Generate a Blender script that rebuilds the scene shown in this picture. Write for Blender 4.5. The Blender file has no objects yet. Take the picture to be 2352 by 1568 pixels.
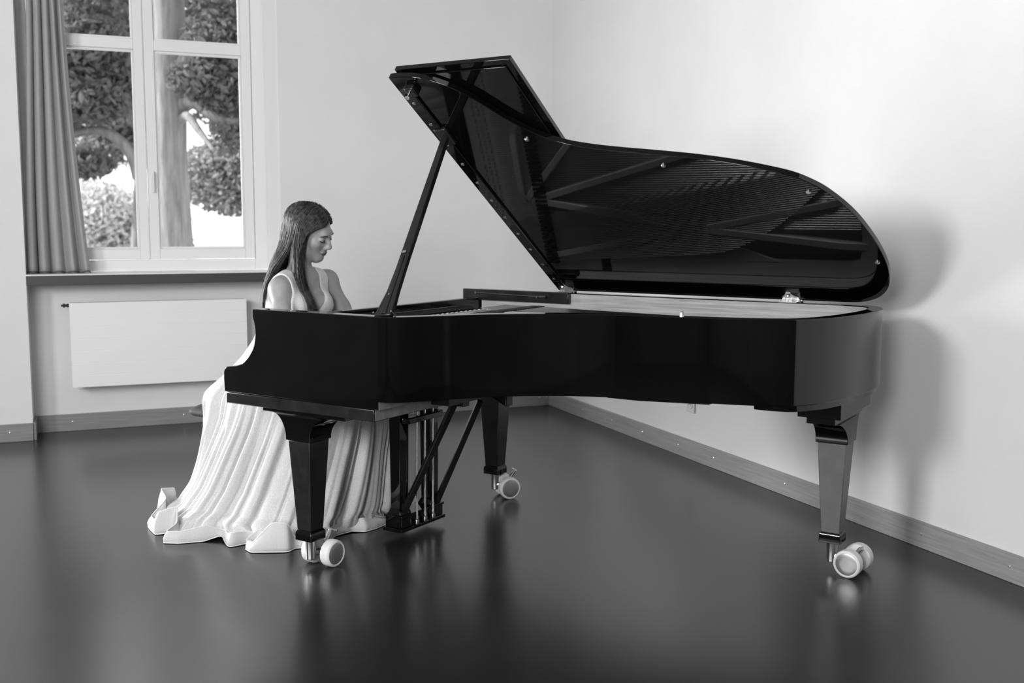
import bpy, bmesh, math, random
import numpy as np
from mathutils import Vector, Matrix

SC = bpy.context.scene
COL = SC.collection
PI = math.pi
random.seed(7)
RNG = np.random.default_rng(11)

# ------------------------------------------------------------------ frames
TH, PSI = 0.39264, 0.56653            # yaw of the room and of the piano
ROOM0 = Vector((0.2691, 7.4529, 0.0))   # inner corner of the room
PIA0 = Vector((-1.2465, 4.0547, 0.0))   # keyboard end, treble side
RZ_ROOM = PI + TH
RZ_PIA = -PSI
A = Vector((-math.cos(TH), -math.sin(TH), 0)); B = Vector((math.sin(TH), -math.cos(TH), 0))
U = Vector((math.cos(PSI), -math.sin(PSI), 0)); V = Vector((math.sin(PSI), math.cos(PSI), 0))
def room(a, b, z=0.0): return ROOM0 + A * a + B * b + Vector((0, 0, z))
def pia(u, v, z=0.0): return PIA0 + U * u + V * v + Vector((0, 0, z))

# ------------------------------------------------------------------ camera
cam_d = bpy.data.cameras.new('camera'); cam = bpy.data.objects.new('camera', cam_d); COL.objects.link(cam)
cam_d.sensor_width = 36.0; cam_d.sensor_fit = 'HORIZONTAL'
cam_d.lens = 2442.6 / 2352 * 36.0
cam.location = (0, 0, 1.2867)
cam.rotation_mode = 'XYZ'
cam.rotation_euler = (PI / 2 - 0.1117, 0.0, 0.0)
cam.matrix_world = Matrix.Translation((0, 0, 1.2867)) @ Matrix.Rotation(PI / 2 - 0.1117, 4, 'X') @ Matrix.Rotation(0.0027, 4, 'Z')
cam_d.dof.use_dof = True; cam_d.dof.focus_distance = 4.2; cam_d.dof.aperture_fstop = 2.8
cam_d.clip_start = 0.05; cam_d.clip_end = 200
SC.camera = cam
SC.view_settings.view_transform = 'Standard'; SC.view_settings.look = 'None'
SC.view_settings.exposure = 0.09; SC.view_settings.gamma = 1.0
SC.view_settings.use_curve_mapping = False

# ------------------------------------------------------------------ light
world = bpy.data.worlds.new('sky'); SC.world = world; world.use_nodes = True
wn = world.node_tree.nodes['Background']; wn.inputs[0].default_value = (1, 1, 1, 1); wn.inputs[1].default_value = 2.2

def area_light(name, loc, direction, sx, sy, power, spread=PI):
    d = bpy.data.lights.new(name, 'AREA'); d.shape = 'RECTANGLE'; d.size = sx; d.size_y = sy; d.energy = power; d.spread = spread
    o = bpy.data.objects.new(name, d); COL.objects.link(o); o.location = loc
    o.rotation_euler = Vector(direction).to_track_quat('-Z', 'Y').to_euler()
    return o
# daylight of the tall window in the wall opposite the white right wall
area_light('window_or_fill_light', room(6.22, 5.30, 2.35), -A, 1.2, 0.9, 166)
# daylight of the next window along the left wall, outside the frame
area_light('window_or_fill_light', room(5.1, 0.06, 1.0), B, 1.2, 1.7, 270)
# added fill behind the camera to lift the left wall; no window stands there
area_light('window_or_fill_light', room(5.1, 7.62, 2.2), -B, 1.9, 1.6, 200)
# sky portal of the visible window
p = area_light('sky_portal', room(2.6, -0.33, 2.05), B, 1.45, 2.1, 1); p.data.cycles.is_portal = True
sd = bpy.data.lights.new('sun', 'SUN'); sd.energy = 12.0; sd.angle = math.radians(1.5)
sun = bpy.data.objects.new('sun', sd); COL.objects.link(sun)
sun.rotation_euler = (-(A * 0.80) + B * 0.32 + Vector((0, 0, -0.80))).to_track_quat('-Z', 'Y').to_euler()
sun.location = room(10, 0, 9)

# ------------------------------------------------------------------ materials
def mat(name, c=0.5, rough=0.5, metal=0.0, spec=0.5, coat=0.0, sheen=0.0, emit=0.0):
    m = bpy.data.materials.new(name); m.use_nodes = True
    b = m.node_tree.nodes['Principled BSDF']
    b.inputs['Base Color'].default_value = (c, c, c, 1); b.inputs['Roughness'].default_value = rough
    b.inputs['Metallic'].default_value = metal; b.inputs['Specular IOR Level'].default_value = spec
    b.inputs['Coat Weight'].default_value = coat; b.inputs['Sheen Weight'].default_value = sheen
    return m
def N(m, t, **kw):
    n = m.node_tree.nodes.new(t)
    for k, v in kw.items(): setattr(n, k, v)
    return n
def noise_mat(name, c0, c1, scale=(5, 5, 5), nscale=1.0, detail=6, rough=(0.5, 0.5), lo=0.35, hi=0.65, bump=0.0, bscale=200, spec=0.5, metal=0.0, rot=(0, 0, 0)):
    m = mat(name, c0, rough[0], metal, spec); nt = m.node_tree; b = nt.nodes['Principled BSDF']
    tc = N(m, 'ShaderNodeTexCoord'); mp = N(m, 'ShaderNodeMapping'); mp.inputs['Scale'].default_value = scale; mp.inputs['Rotation'].default_value = rot
    nz = N(m, 'ShaderNodeTexNoise'); nz.inputs['Scale'].default_value = nscale; nz.inputs['Detail'].default_value = detail; nz.inputs['Roughness'].default_value = 0.62
    cr = N(m, 'ShaderNodeValToRGB'); cr.color_ramp.elements[0].position = lo; cr.color_ramp.elements[1].position = hi
    cr.color_ramp.elements[0].color = (c0, c0, c0, 1); cr.color_ramp.elements[1].color = (c1, c1, c1, 1)
    nt.links.new(tc.outputs['Object'], mp.inputs['Vector']); nt.links.new(mp.outputs['Vector'], nz.inputs['Vector'])
    nt.links.new(nz.outputs['Fac'], cr.inputs['Fac']); nt.links.new(cr.outputs['Color'], b.inputs['Base Color'])
    if rough[0] != rough[1]:
        mr = N(m, 'ShaderNodeMapRange'); mr.inputs['From Min'].default_value = 0.3; mr.inputs['From Max'].default_value = 0.7
        mr.inputs['To Min'].default_value = rough[0]; mr.inputs['To Max'].default_value = rough[1]
        nt.links.new(nz.outputs['Fac'], mr.inputs['Value']); nt.links.new(mr.outputs['Result'], b.inputs['Roughness'])
    if bump > 0:
        n2 = N(m, 'ShaderNodeTexNoise'); n2.inputs['Scale'].default_value = bscale; n2.inputs['Detail'].default_value = 3
        bp = N(m, 'ShaderNodeBump'); bp.inputs['Strength'].default_value = bump; bp.inputs['Distance'].default_value = 0.002
        nt.links.new(tc.outputs['Object'], n2.inputs['Vector']); nt.links.new(n2.outputs['Fac'], bp.inputs['Height']); nt.links.new(bp.outputs['Normal'], b.inputs['Normal'])
    return m
M = {}
M['wall'] = noise_mat('painted_plaster', 0.77, 0.81, (1, 1, 1), 1.5, 4, (0.9, 0.9), bump=0.25, bscale=260, spec=0.2)
M['rear'] = noise_mat('dark_panelling', 0.06, 0.09, (1, 1, 1), 2.0, 4, (0.7, 0.7), spec=0.2)
M['ceil'] = mat('grey_ceiling', 0.25, 0.95, spec=0.1)
M['floor'] = noise_mat('dark_linoleum', 0.011, 0.018, (1.0, 2.2, 1), 1.6, 12, (0.24, 0.25), 0.30, 0.85, spec=0.95, rot=(0, 0, .5))
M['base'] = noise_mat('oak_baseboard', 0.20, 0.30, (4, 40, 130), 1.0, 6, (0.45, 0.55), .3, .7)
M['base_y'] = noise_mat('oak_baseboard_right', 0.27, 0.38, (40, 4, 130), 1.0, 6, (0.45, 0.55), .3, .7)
M['white'] = mat('white_lacquer', 0.86, 0.35, spec=0.4)
M['radiator'] = mat('radiator_enamel', 0.90, 0.4, spec=0.35)
M['sill'] = mat('dark_sill_board', 0.05, 0.5)
M['plastic'] = mat('outlet_plastic', 0.72, 0.35)
M['dark'] = mat('dark_hole', 0.02, 0.6)
M['steel'] = mat('brushed_steel', 0.55, 0.32, 1.0)
M['gunmetal'] = mat('dark_gunmetal', 0.16, 0.3, 1.0)
M['worn_sheen'] = noise_mat('worn_lacquer_painted_sheen', 0.075, 0.11, (1, 1, 1), 7.0, 5, (0.40, 0.5), spec=0.8)  # worn finish; base greyed to paint in the tail leg's reflected light
M['leg'] = noise_mat('rubbed_black_lacquer', 0.006, 0.012, (1, 1, 1), 9.0, 5, (0.26, 0.36), spec=0.5)
M['brass'] = mat('polished_brass', 0.72, 0.22, 1.0)
M['screw'] = mat('screw_head', 0.8, 0.25, 0.8)
M['lacquer'] = noise_mat('black_piano_lacquer', 0.0015, 0.003, (1, 1, 1), 3.0, 5, (0.025, 0.05), spec=0.5)
M['satin'] = noise_mat('worn_black_lacquer', 0.008, 0.014, (1, 1, 1), 12.0, 5, (0.16, 0.26), spec=0.45)
M['frame_wood'] = noise_mat('bare_frame_wood', 0.16, 0.24, (3, 30, 30), 1.0, 5, (0.55, 0.6))
M['veneer'] = noise_mat('inner_rim_veneer', 0.26, 0.46, (2.0, 2.0, 55), 1.6, 7, (0.3, 0.38), 0.34, 0.68)
M['board'] = noise_mat('spruce_soundboard', 0.46, 0.56, (3, 60, 60), 1.0, 5, (0.4, 0.45))
M['iron'] = mat('gilded_iron_plate', 0.60, 0.38, 0.15, 0.5)
M['string'] = mat('steel_string', 0.6, 0.25, 1.0)
M['felt'] = mat('black_damper_felt', 0.015, 0.9)
M['ivory'] = mat('white_key_top', 0.78, 0.25)
M['ebony'] = mat('black_key', 0.012, 0.3)
M['rubber'] = mat('pale_caster_tread', 0.74, 0.45)
M['hub'] = mat('caster_hub', 0.42, 0.36, 0.8)
M['bench'] = noise_mat('charcoal_upholstery', 0.014, 0.024, (1, 1, 1), 60, 3, (0.65, 0.75))
M['skin'] = noise_mat('skin', 0.30, 0.34, (1, 1, 1), 18, 3, (0.42, 0.5), spec=0.35)
M['lip'] = mat('lips', 0.07, 0.4)
M['brow'] = mat('eyebrow', 0.03, 0.8)
M['scalp'] = mat('hair_roots', 0.012, 0.6)
M['hair'] = noise_mat('dark_hair', 0.022, 0.085, (1, 1, 1), 70, 2, (0.42, 0.5), spec=0.45)
M['bark'] = noise_mat('tree_bark', 0.11, 0.22, (9, 9, 1.2), 1.6, 8, (0.9, 0.9), bump=0.6, bscale=18)
M['lawn'] = noise_mat('dry_lawn', 0.35, 0.5, (1, 1, 1), 1.5, 5, (0.9, 0.9))
M['render'] = mat('white_render', 0.8, 0.8)
def leaf_mat(name, c):
    m = bpy.data.materials.new(name); m.use_nodes = True; nt = m.node_tree; nt.nodes.clear()
    o = N(m, 'ShaderNodeOutputMaterial'); d = N(m, 'ShaderNodeBsdfDiffuse'); t = N(m, 'ShaderNodeBsdfTranslucent'); x = N(m, 'ShaderNodeMixShader')
    d.inputs[0].default_value = (c, c, c, 1); t.inputs[0].default_value = (c, c, c, 1); x.inputs[0].default_value = 0.4
    nt.links.new(d.outputs[0], x.inputs[1]); nt.links.new(t.outputs[0], x.inputs[2]); nt.links.new(x.outputs[0], o.inputs[0]); return m
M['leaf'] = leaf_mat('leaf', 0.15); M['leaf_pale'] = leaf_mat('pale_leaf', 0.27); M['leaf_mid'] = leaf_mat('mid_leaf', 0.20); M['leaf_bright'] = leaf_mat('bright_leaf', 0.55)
M['curtain'] = leaf_mat('curtain_cloth', 0.60)
def glass_mat():
    m = bpy.data.materials.new('window_glass'); m.use_nodes = True; nt = m.node_tree; nt.nodes.clear()
    o = N(m, 'ShaderNodeOutputMaterial'); t = N(m, 'ShaderNodeBsdfTransparent'); g = N(m, 'ShaderNodeBsdfGlossy'); x = N(m, 'ShaderNodeMixShader'); f = N(m, 'ShaderNodeFresnel')
    t.inputs[0].default_value = (.95, .95, .95, 1); g.inputs['Roughness'].default_value = 0.0; f.inputs[0].default_value = 1.4
    nt.links.new(f.outputs[0], x.inputs[0]); nt.links.new(t.outputs[0], x.inputs[1]); nt.links.new(g.outputs[0], x.inputs[2]); nt.links.new(x.outputs[0], o.inputs[0]); return m
M['glass'] = glass_mat()
def dress_mat():
    m = mat('glitter_fabric', 0.6, 0.6, 0, 0.4, sheen=0.2); nt = m.node_tree; b = nt.nodes['Principled BSDF']
    tc = N(m, 'ShaderNodeTexCoord')
    nz = N(m, 'ShaderNodeTexNoise'); nz.inputs['Scale'].default_value = 420; nz.inputs['Detail'].default_value = 2
    cr = N(m, 'ShaderNodeValToRGB'); cr.color_ramp.elements[0].position = 0.36; cr.color_ramp.elements[1].position = 0.66
    cr.color_ramp.elements[0].color = (.48, .48, .48, 1); cr.color_ramp.elements[1].color = (.70, .70, .70, 1)
    nt.links.new(tc.outputs['Object'], nz.inputs['Vector']); nt.links.new(nz.outputs['Fac'], cr.inputs['Fac']); nt.links.new(cr.outputs['Color'], b.inputs['Base Color'])
    vz = N(m, 'ShaderNodeTexVoronoi'); vz.inputs['Scale'].default_value = 330
    lt = N(m, 'ShaderNodeMath', operation='LESS_THAN'); lt.inputs[1].default_value = 0.16
    nt.links.new(tc.outputs['Object'], vz.inputs['Vector']); nt.links.new(vz.outputs['Distance'], lt.inputs[0]); 
    ml = N(m, 'ShaderNodeMath', operation='MULTIPLY'); ml.inputs[1].default_value = 0.7
    nt.links.new(lt.outputs[0], ml.inputs[0]); nt.links.new(ml.outputs[0], b.inputs['Metallic'])
    bp = N(m, 'ShaderNodeBump'); bp.inputs['Strength'].default_value = 0.5; bp.inputs['Distance'].default_value = 0.001
    nt.links.new(nz.outputs['Fac'], bp.inputs['Height']); nt.links.new(bp.outputs['Normal'], b.inputs['Normal'])
    return m
M['dress'] = dress_mat()
M['band'] = noise_mat('stiff_hem', 0.54, 0.62, (1, 1, 1), 300, 2, (0.7, 0.7), spec=0.25)
M['piping'] = mat('hem_piping', 0.74, 0.4)
M['tulle'] = noise_mat('mesh_inset', 0.34, 0.40, (1, 1, 1), 500, 2, (0.6, 0.6))

# ------------------------------------------------------------------ builders
class MB:
    def __init__(s): s.v = []; s.f = []
    def add(s, vs, fs):
        o = len(s.v); s.v += [tuple(x) for x in vs]; s.f += [tuple(i + o for i in f) for f in fs]; return s
    def box(s, x0, x1, y0, y1, z0, z1):
        vs = [(x, y, z) for z in (z0, z1) for y in (y0, y1) for x in (x0, x1)]
        return s.add(vs, [(0, 2, 3, 1), (4, 5, 7, 6), (0, 1, 5, 4), (2, 6, 7, 3), (0, 4, 6, 2), (1, 3, 7, 5)])
    def prism(s, poly, f0, f1):
        """poly: list of 2D points (ccw); f0/f1 map a point to 3D for the two caps."""
        n = len(poly); vs = [f0(*q) for q in poly] + [f1(*q) for q in poly]
        return s.add(vs, [tuple(range(n))[::-1], tuple(range(n, 2 * n))] + [(i, (i + 1) % n, n + (i + 1) % n, n + i) for i in range(n)])
    def loft(s, rings, cap=True, closed=True):
        n = len(rings[0]); vs = [q for r in rings for q in r]; fs = []
        for k in range(len(rings) - 1):
            for i in range(n if closed else n - 1):
                j = (i + 1) % n; fs.append((k * n + i, k * n + j, (k + 1) * n + j, (k + 1) * n + i))
        if cap: fs += [tuple(range(n))[::-1], tuple(range((len(rings) - 1) * n, len(rings) * n))]
        return s.add(vs, fs)
    def tube(s, pts, r, n=10, cap=True):
        pts = [Vector(q) for q in pts]; rings = []
        rr = r if isinstance(r, (list, tuple)) else [r] * len(pts)
        t0 = (pts[1] - pts[0]).normalized(); ref = Vector((0, 0, 1)) if abs(t0.z) < 0.9 else Vector((1, 0, 0))
        x = t0.cross(ref).normalized()
        for i, q in enumerate(pts):
            t = (pts[min(i + 1, len(pts) - 1)] - pts[max(i - 1, 0)]).normalized()
            x = (x - t * x.dot(t)).normalized(); y = t.cross(x)
            rings.append([q + (x * math.cos(2 * PI * k / n) + y * math.sin(2 * PI * k / n)) * rr[i] for k in range(n)])
        return s.loft(rings, cap)
    def lathe(s, c, axis, prof, n=24):
        """prof: (offset along axis, radius)"""
        c = Vector(c); ax = Vector(axis).normalized(); ref = Vector((0, 0, 1)) if abs(ax.z) < 0.9 else Vector((1, 0, 0))
        x = ax.cross(ref).normalized(); y = ax.cross(x)
        return s.loft([[c + ax * o + (x * math.cos(2 * PI * k / n) + y * math.sin(2 * PI * k / n)) * max(r, 1e-4) for k in range(n)] for o, r in prof])
    def build(s, name, m, parent=None, org=(0, 0, 0), bevel=0.0, ang=35, smooth=True, seg=2):
        me = bpy.data.meshes.new(name)
        me.from_pydata([(x - org[0], y - org[1], z - org[2]) for x, y, z in s.v], [], s.f)
        bm = bmesh.new(); bm.from_mesh(me); bmesh.ops.recalc_face_normals(bm, faces=bm.faces); bm.to_mesh(me); bm.free()
        me.materials.append(m)
        if smooth:
            me.polygons.foreach_set('use_smooth', [True] * len(me.polygons)); me.set_sharp_from_angle(angle=math.radians(ang))
        o = bpy.data.objects.new(name, me); COL.objects.link(o)
        if parent is not None: o.parent = parent
        if bevel > 0:
            b = o.modifiers.new('bevel', 'BEVEL'); b.width = bevel; b.segments = seg; b.limit_method = 'ANGLE'; b.angle_limit = math.radians(40)
        return o
def tag(o, label=None, cat=None, group=None, kind=None):
    if label: o['label'] = label
    if cat: o['category'] = cat
    if group: o['group'] = group
    if kind: o['kind'] = kind
    return o
def empty(name, loc, rz): 
    o = bpy.data.objects.new(name, None); COL.objects.link(o); o.location = loc; o.rotation_euler = (0, 0, rz); o.empty_display_size = 0.1; return o
def rstruct(o): o.location = ROOM0; o.rotation_euler = (0, 0, RZ_ROOM); o['kind'] = 'structure'; return o
def crom(pts, n, closed=False):
    """Catmull-Rom through pts, n samples per span."""
    P = [np.array(q, float) for q in pts]; out = []; L = len(P)
    for i in range(L if closed else L - 1):
        if closed: a, b, c, d = P[(i - 1) % L], P[i], P[(i + 1) % L], P[(i + 2) % L]
        else: a, b, c, d = P[max(i - 1, 0)], P[i], P[i + 1], P[min(i + 2, L - 1)]
        for k in range(n):
            t = k / n; out.append(0.5 * (2 * b + (c - a) * t + (2 * a - 5 * b + 4 * c - d) * t * t + (3 * b - a - 3 * c + d) * t ** 3))
    if not closed: out.append(P[-1])
    return [tuple(q) for q in out]

# ================================================================== ROOM
AM, BM, HC = 6.3, 7.7, 3.5
rstruct(MB().box(-.3, AM + .3, -.45, BM + .3, -.12, 0).build('floor', M['floor']))
rstruct(MB().box(-.3, AM + .3, -.45, BM + .3, HC, HC + .2).build('ceiling', M['ceil']))
rstruct(MB().box(-.3, 0, 0, BM + .3, 0, HC).build('wall_right', M['wall']))
rstruct(MB().box(AM, AM + .3, 0, BM + .3, 0, HC).build('wall_far', M['rear']))
rstruct(MB().box(0, AM, BM, BM + .3, 0, HC).build('wall_rear', M['rear']))
w = MB()
def ext(poly, z0, z1): w.prism(poly, lambda a, b: (a, b, z0), lambda a, b: (a, b, z1))
ext([(-.3, 0), (1.868, 0), (1.905, -.25), (1.905, -.45), (-.3, -.45)], 0, HC)
ext([(3.345, 0), (AM + .3, 0), (AM + .3, -.45), (3.345, -.45)], 0, HC)
w.box(1.80, 3.40, -.449, -.235, 0, .91); w.box(1.80, 3.40, -.449, -.001, 3.16, HC - .001)
rstruct(w.build('wall_left', M['wall'], smooth=False))
# baseboards, each with its screws
def screws(par, pts, ax):
    for p in pts:
        MB().lathe(p, ax, [(-.003, .0055), (.0015, .0055), (.003, .003)], 10).build('screw', M['screw'], par)
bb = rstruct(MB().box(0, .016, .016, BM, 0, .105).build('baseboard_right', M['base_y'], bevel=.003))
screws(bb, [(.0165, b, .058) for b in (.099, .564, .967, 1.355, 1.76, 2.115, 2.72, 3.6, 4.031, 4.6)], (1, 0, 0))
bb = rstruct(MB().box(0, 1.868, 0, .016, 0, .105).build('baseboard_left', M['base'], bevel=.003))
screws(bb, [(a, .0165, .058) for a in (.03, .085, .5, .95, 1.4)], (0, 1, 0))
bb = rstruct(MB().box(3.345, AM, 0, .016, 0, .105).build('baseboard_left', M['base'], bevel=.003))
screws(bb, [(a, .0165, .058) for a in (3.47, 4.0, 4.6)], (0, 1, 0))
bb = rstruct(MB().box(1.905, 3.329, -.235, -.219, 0, .105).box(3.329, 3.345, -.235, -.0, 0, .105).build('baseboard_niche', M['base'], bevel=.003))
screws(bb, [(a, -.2185, .058) for a in (3.13, 2.47, 2.1)], (0, 1, 0))
# sill: white lipped board over a dark fascia
s = rstruct(MB().box(1.868, 3.345, -.25, .012, .968, .976).build('trim_1', M['white'], bevel=.002))
MB().box(1.868, 3.345, -.235, .004, .912, .9675).build('sill_fascia', M['sill'], s, bevel=.002)

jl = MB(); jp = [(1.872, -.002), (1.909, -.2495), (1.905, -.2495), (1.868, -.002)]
jl.prism(jp, lambda a, b: (a, b, .977), lambda a, b: (a, b, 3.159)); rstruct(jl.build('reveal_brightener', mat('daylight_toned_reveal', .92, .6), smooth=False))  # added lining; extra-white paint stands in for daylight on the right reveal
# window in the niche
wi = bpy.data.objects.new('window_1', None); COL.objects.link(wi); rstruct(wi)
fr = MB(); a0, a1 = 1.905, 3.345
fr.box(a0, 1.99, -.34, -.262, .976, 3.16).box(3.29, a1, -.34, -.262, .976, 3.16).box(1.99, 3.29, -.34, -.262, .976, 1.046).box(1.99, 3.29, -.34, -.262, 3.09, 3.16)
fr.build('window_frame', M['white'], wi, bevel=.004)
def sash(x0, x1, g0, g1):
    m = MB(); f, k = -.25, -.318
    m.box(x0, g0, k, f, 1.05, 3.085).box(g1, x1, k, f, 1.05, 3.085)
    for z0, z1 in ((1.05, 1.114), (2.329, 2.393), (3.02, 3.085)): m.box(g0, g1, k, f, z0, z1)
    o = m.build('sash', M['white'], wi, bevel=.004)
    for z0, z1 in ((1.114, 2.329), (2.393, 3.02)):
        bd = MB()
        for q in ((g0, g0 + .012, z0, z1), (g1 - .012, g1, z0, z1)): bd.box(q[0], q[1], -.30, -.266, q[2], q[3])
        bd.box(g0 + .012, g1 - .012, -.30, -.266, z0, z0 + .012).box(g0 + .012, g1 - .012, -.30, -.266, z1 - .012, z1)
        bd.build('glazing_bead', M['white'], o, bevel=.003)
        MB().box(g0 + .012, g1 - .012, -.291, -.287, z0 + .012, z1 - .012).build('pane', M['glass'], o)
sash(1.993, 2.637, 2.052, 2.578); sash(2.642, 3.287, 2.697, 3.23)
h = MB().box(2.597, 2.621, -.25, -.245, 1.535, 1.60).box(2.603, 2.615, -.245, -.222, 1.575, 1.59)
h.tube([(2.609, -.222, 1.59), (2.6095, -.215, 1.58), (2.611, -.213, 1.47), (2.611, -.214, 1.462)], [.008, .009, .008, .006], 8)
h.build('window_handle', M['white'], wi, bevel=.002)
# daylight window openings that are not in view (frames only, on the walls)
for nm, mk in (('window_2', lambda x, y0, y1, z0, z1: MB().box(AM - .03, AM, y0, y1, z0, z1)),):
    wo = bpy.data.objects.new(nm, None); COL.objects.link(wo); rstruct(wo)
    for y0, y1, z0, z1 in ((4.55, 4.65, 1.42, 3.18), (5.95, 6.05, 1.42, 3.18), (4.65, 5.95, 1.42, 1.50), (4.65, 5.95, 3.10, 3.18), (5.28, 5.32, 1.50, 3.10)):
        mk(0, y0, y1, z0, z1).build('window_frame', M['white'], wo)
    MB().box(AM - .008, AM - .002, 4.65, 5.95, 1.50, 3.10).build('roller_blind', M['white'], wo)

# curtain
def curtain():
    org = (3.17, -.105, .978); rows = []
    nt, nz = 150, 46
    for k in range(nz + 1):
        s = k / nz; z = .978 + s * 2.1; q = 1 - s
        al = 3.268 + .062 * q ** 1.3 + .004 * math.sin(7 * s); ar = 3.090 - .012 * math.sin(PI * s) - .098 * max(0, (q - .25) / .75) ** 1.8
        row = []
        for i in range(nt + 1):
            t = i / nt; w_ = t + .018 * math.sin(3 * s + 5 * t)
            ph = 2 * PI * 4.6 * w_ + .5 * math.sin(2.1 * s)
            amp = (.040 + .012 * math.sin(9 * t)) * (0.75 + .25 * q) * (1 - .55 * max(0, (t - .78) / .22))
            a = al + (ar - al) * t + .012 * math.cos(ph) * (1 - t) 
            row.append((a, -.112 + amp * math.sin(ph) + .015 * t * q, z + (.006 * math.sin(ph) if k == 0 else 0)))
        rows.append(row)
    m = MB().loft(rows, cap=False, closed=False)
    root = empty('curtain', room(*org[:2], org[2]), RZ_ROOM)
    tag(root, 'grey gathered curtain hanging in deep folds at the left of the window', 'curtain')
    o = m.build('cloth', M['curtain'], root, org, ang=180)
    so = o.modifiers.new('thick', 'SOLIDIFY'); so.thickness = .003
    hm = MB().loft([[(x, y + .003, z - .001) for x, y, z in rows[0]], [(x, y + .0035, z + .010) for x, y, z in rows[0]]], cap=False, closed=False)
    ho = hm.build('hem', mat('curtain_hem', .12, .9), root, org, ang=180); so = ho.modifiers.new('thick', 'SOLIDIFY'); so.thickness = .002
curtain()

# radiator
def radiator():
    x0, x1, f, k, z0, z1 = 2.085, 3.121, -.06, -.15, .290, .802; org = (2.6, -.1, z0)
    root = empty('radiator', room(2.6, -.1, z0), RZ_ROOM)
    tag(root, 'white flat panel radiator with fine horizontal grooves mounted under the window', 'radiator')
    MB().box(x0 + .003, x1 - .003, k, f - .0016, z0 + .003, z1 - .003).build('body', M['radiator'], root, org, bevel=.003)
    n = 7; hh = (z1 - z0) / n
    for i in range(n):
        MB().box(x0, x1, f - .014, f, z0 + i * hh + .0009, z0 + (i + 1) * hh - .0009).build('front_panel', M['radiator'], root, org, bevel=.0012)
    for a in (2.3, 2.9):
        MB().box(a - .02, a + .02, -.234, k, .40, .70).build('bracket', M['radiator'], root, org)
    MB().lathe((x1 + .0, -.10, z1 - .018), (1, 0, 0), [(-.01, .011), (.012, .011), (.013, .008), (.022, .008), (.023, .012), (.034, .012), (.035, .006), (.045, .006)], 12).build('bleed_valve', M['dark'], root, org)
radiator()
# outlet
def outlet():
    org = (0, 1.862, .30); root = empty('power_outlet', room(*org), RZ_ROOM)
    tag(root, 'small square white wall socket low on the wall behind the piano', 'power outlet')
    MB().box(0, .010, 1.820, 1.904, .258, .342).build('face_plate', M['plastic'], root, org, bevel=.003)
    MB().lathe((.011, 1.862, .300), (1, 0, 0), [(-.002, .024), (.002, .024), (.002, .021), (-.0005, .020)], 24).build('socket_ring', M['plastic'], root, org)
    m = MB()
    for b in (-.009, 0, .009): m.lathe((.0115, 1.862 + b, .300 + (.006 if b == 0 else 0)), (1, 0, 0), [(-.001, .0028), (.0008, .0028)], 8)
    m.build('socket_hole', M['dark'], root, org)
outlet()

# ================================================================== OUTSIDE
g = MB().box(-26, 30, -45, -.5, -1.32, -1.2).build('ground', M['lawn']); rstruct(g)
gw = MB().box(-3.6, -2.6, -.15, .15, 0, 2.52).box(-3.65, -2.55, -.19, .19, 2.52, 2.58)
gw = MB(); gw.box(-1.6, .9, -.15, .15, 0, 2.50); gw.box(-1.65, .95, -.2, .2, 2.50, 2.56)
o = gw.build('garden_wall', M['render'], bevel=.01); o.location = (-4.0, 19.0, -1.2); tag(o, 'low white garden wall seen through the right window pane past the trunk', 'wall', kind='thing')

def leaves(rng, clumps, size):
    """clumps: (x,y,z,rx,ry,rz,count) -> verts/faces of small folded leaf blades"""
    vs = []; fs = []
    for (x, y, z, rx, ry, rz, n) in clumps:
        d = rng.normal(size=(n, 3)); d /= np.linalg.norm(d, axis=1)[:, None]; r = rng.random(n) ** .45
        c = np.array([x, y, z]) + d * r[:, None] * np.array([rx, ry, rz])
        for q in c:
            s = size * (.6 + .8 * rng.random()); a = rng.normal(size=3); a /= np.linalg.norm(a); b = np.cross(a, rng.normal(size=3)); b /= np.linalg.norm(b); nn = np.cross(a, b)
            o = len(vs)
            vs += [q - a * s, q + b * s * .42 + nn * s * .12 - a * .25 * s, q + b * s * .36 + nn * s * .1 + a * .35 * s, q + a * s, q - b * s * .36 + nn * s * .1 + a * .35 * s, q - b * s * .42 + nn * s * .12 - a * .25 * s]
            fs += [(o, o + 1, o + 2, o + 3), (o, o + 3, o + 4, o + 5)]
    return vs, fs
def tree(name, label, base, trunk, branches, clumps, size, leafm, group=None, cat='tree'):
    root = empty(name, base, 0); tag(root, label, cat, group)
    if trunk: 
        t = MB().tube(trunk[0], trunk[1], 18).build('trunk', M['bark'], root, base, ang=180)
    for pts, rr in branches:
        MB().tube(crom(pts, 5), list(np.interp(np.linspace(0, 1, (len(pts) - 1) * 5 + 1), np.linspace(0, 1, len(rr)), rr)), 10).build('branch', M['bark'], root, base, ang=180)
    if clumps:
        vs, fs = leaves(RNG, [c[:6] + (int(c[6] * 3.0),) for c in clumps], size); m = MB(); m.add(vs, fs); o = m.build('foliage', leafm, root, base, smooth=False); o['kind'] = 'stuff'
b1 = (-4.32, 14.0, -1.2)
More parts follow.
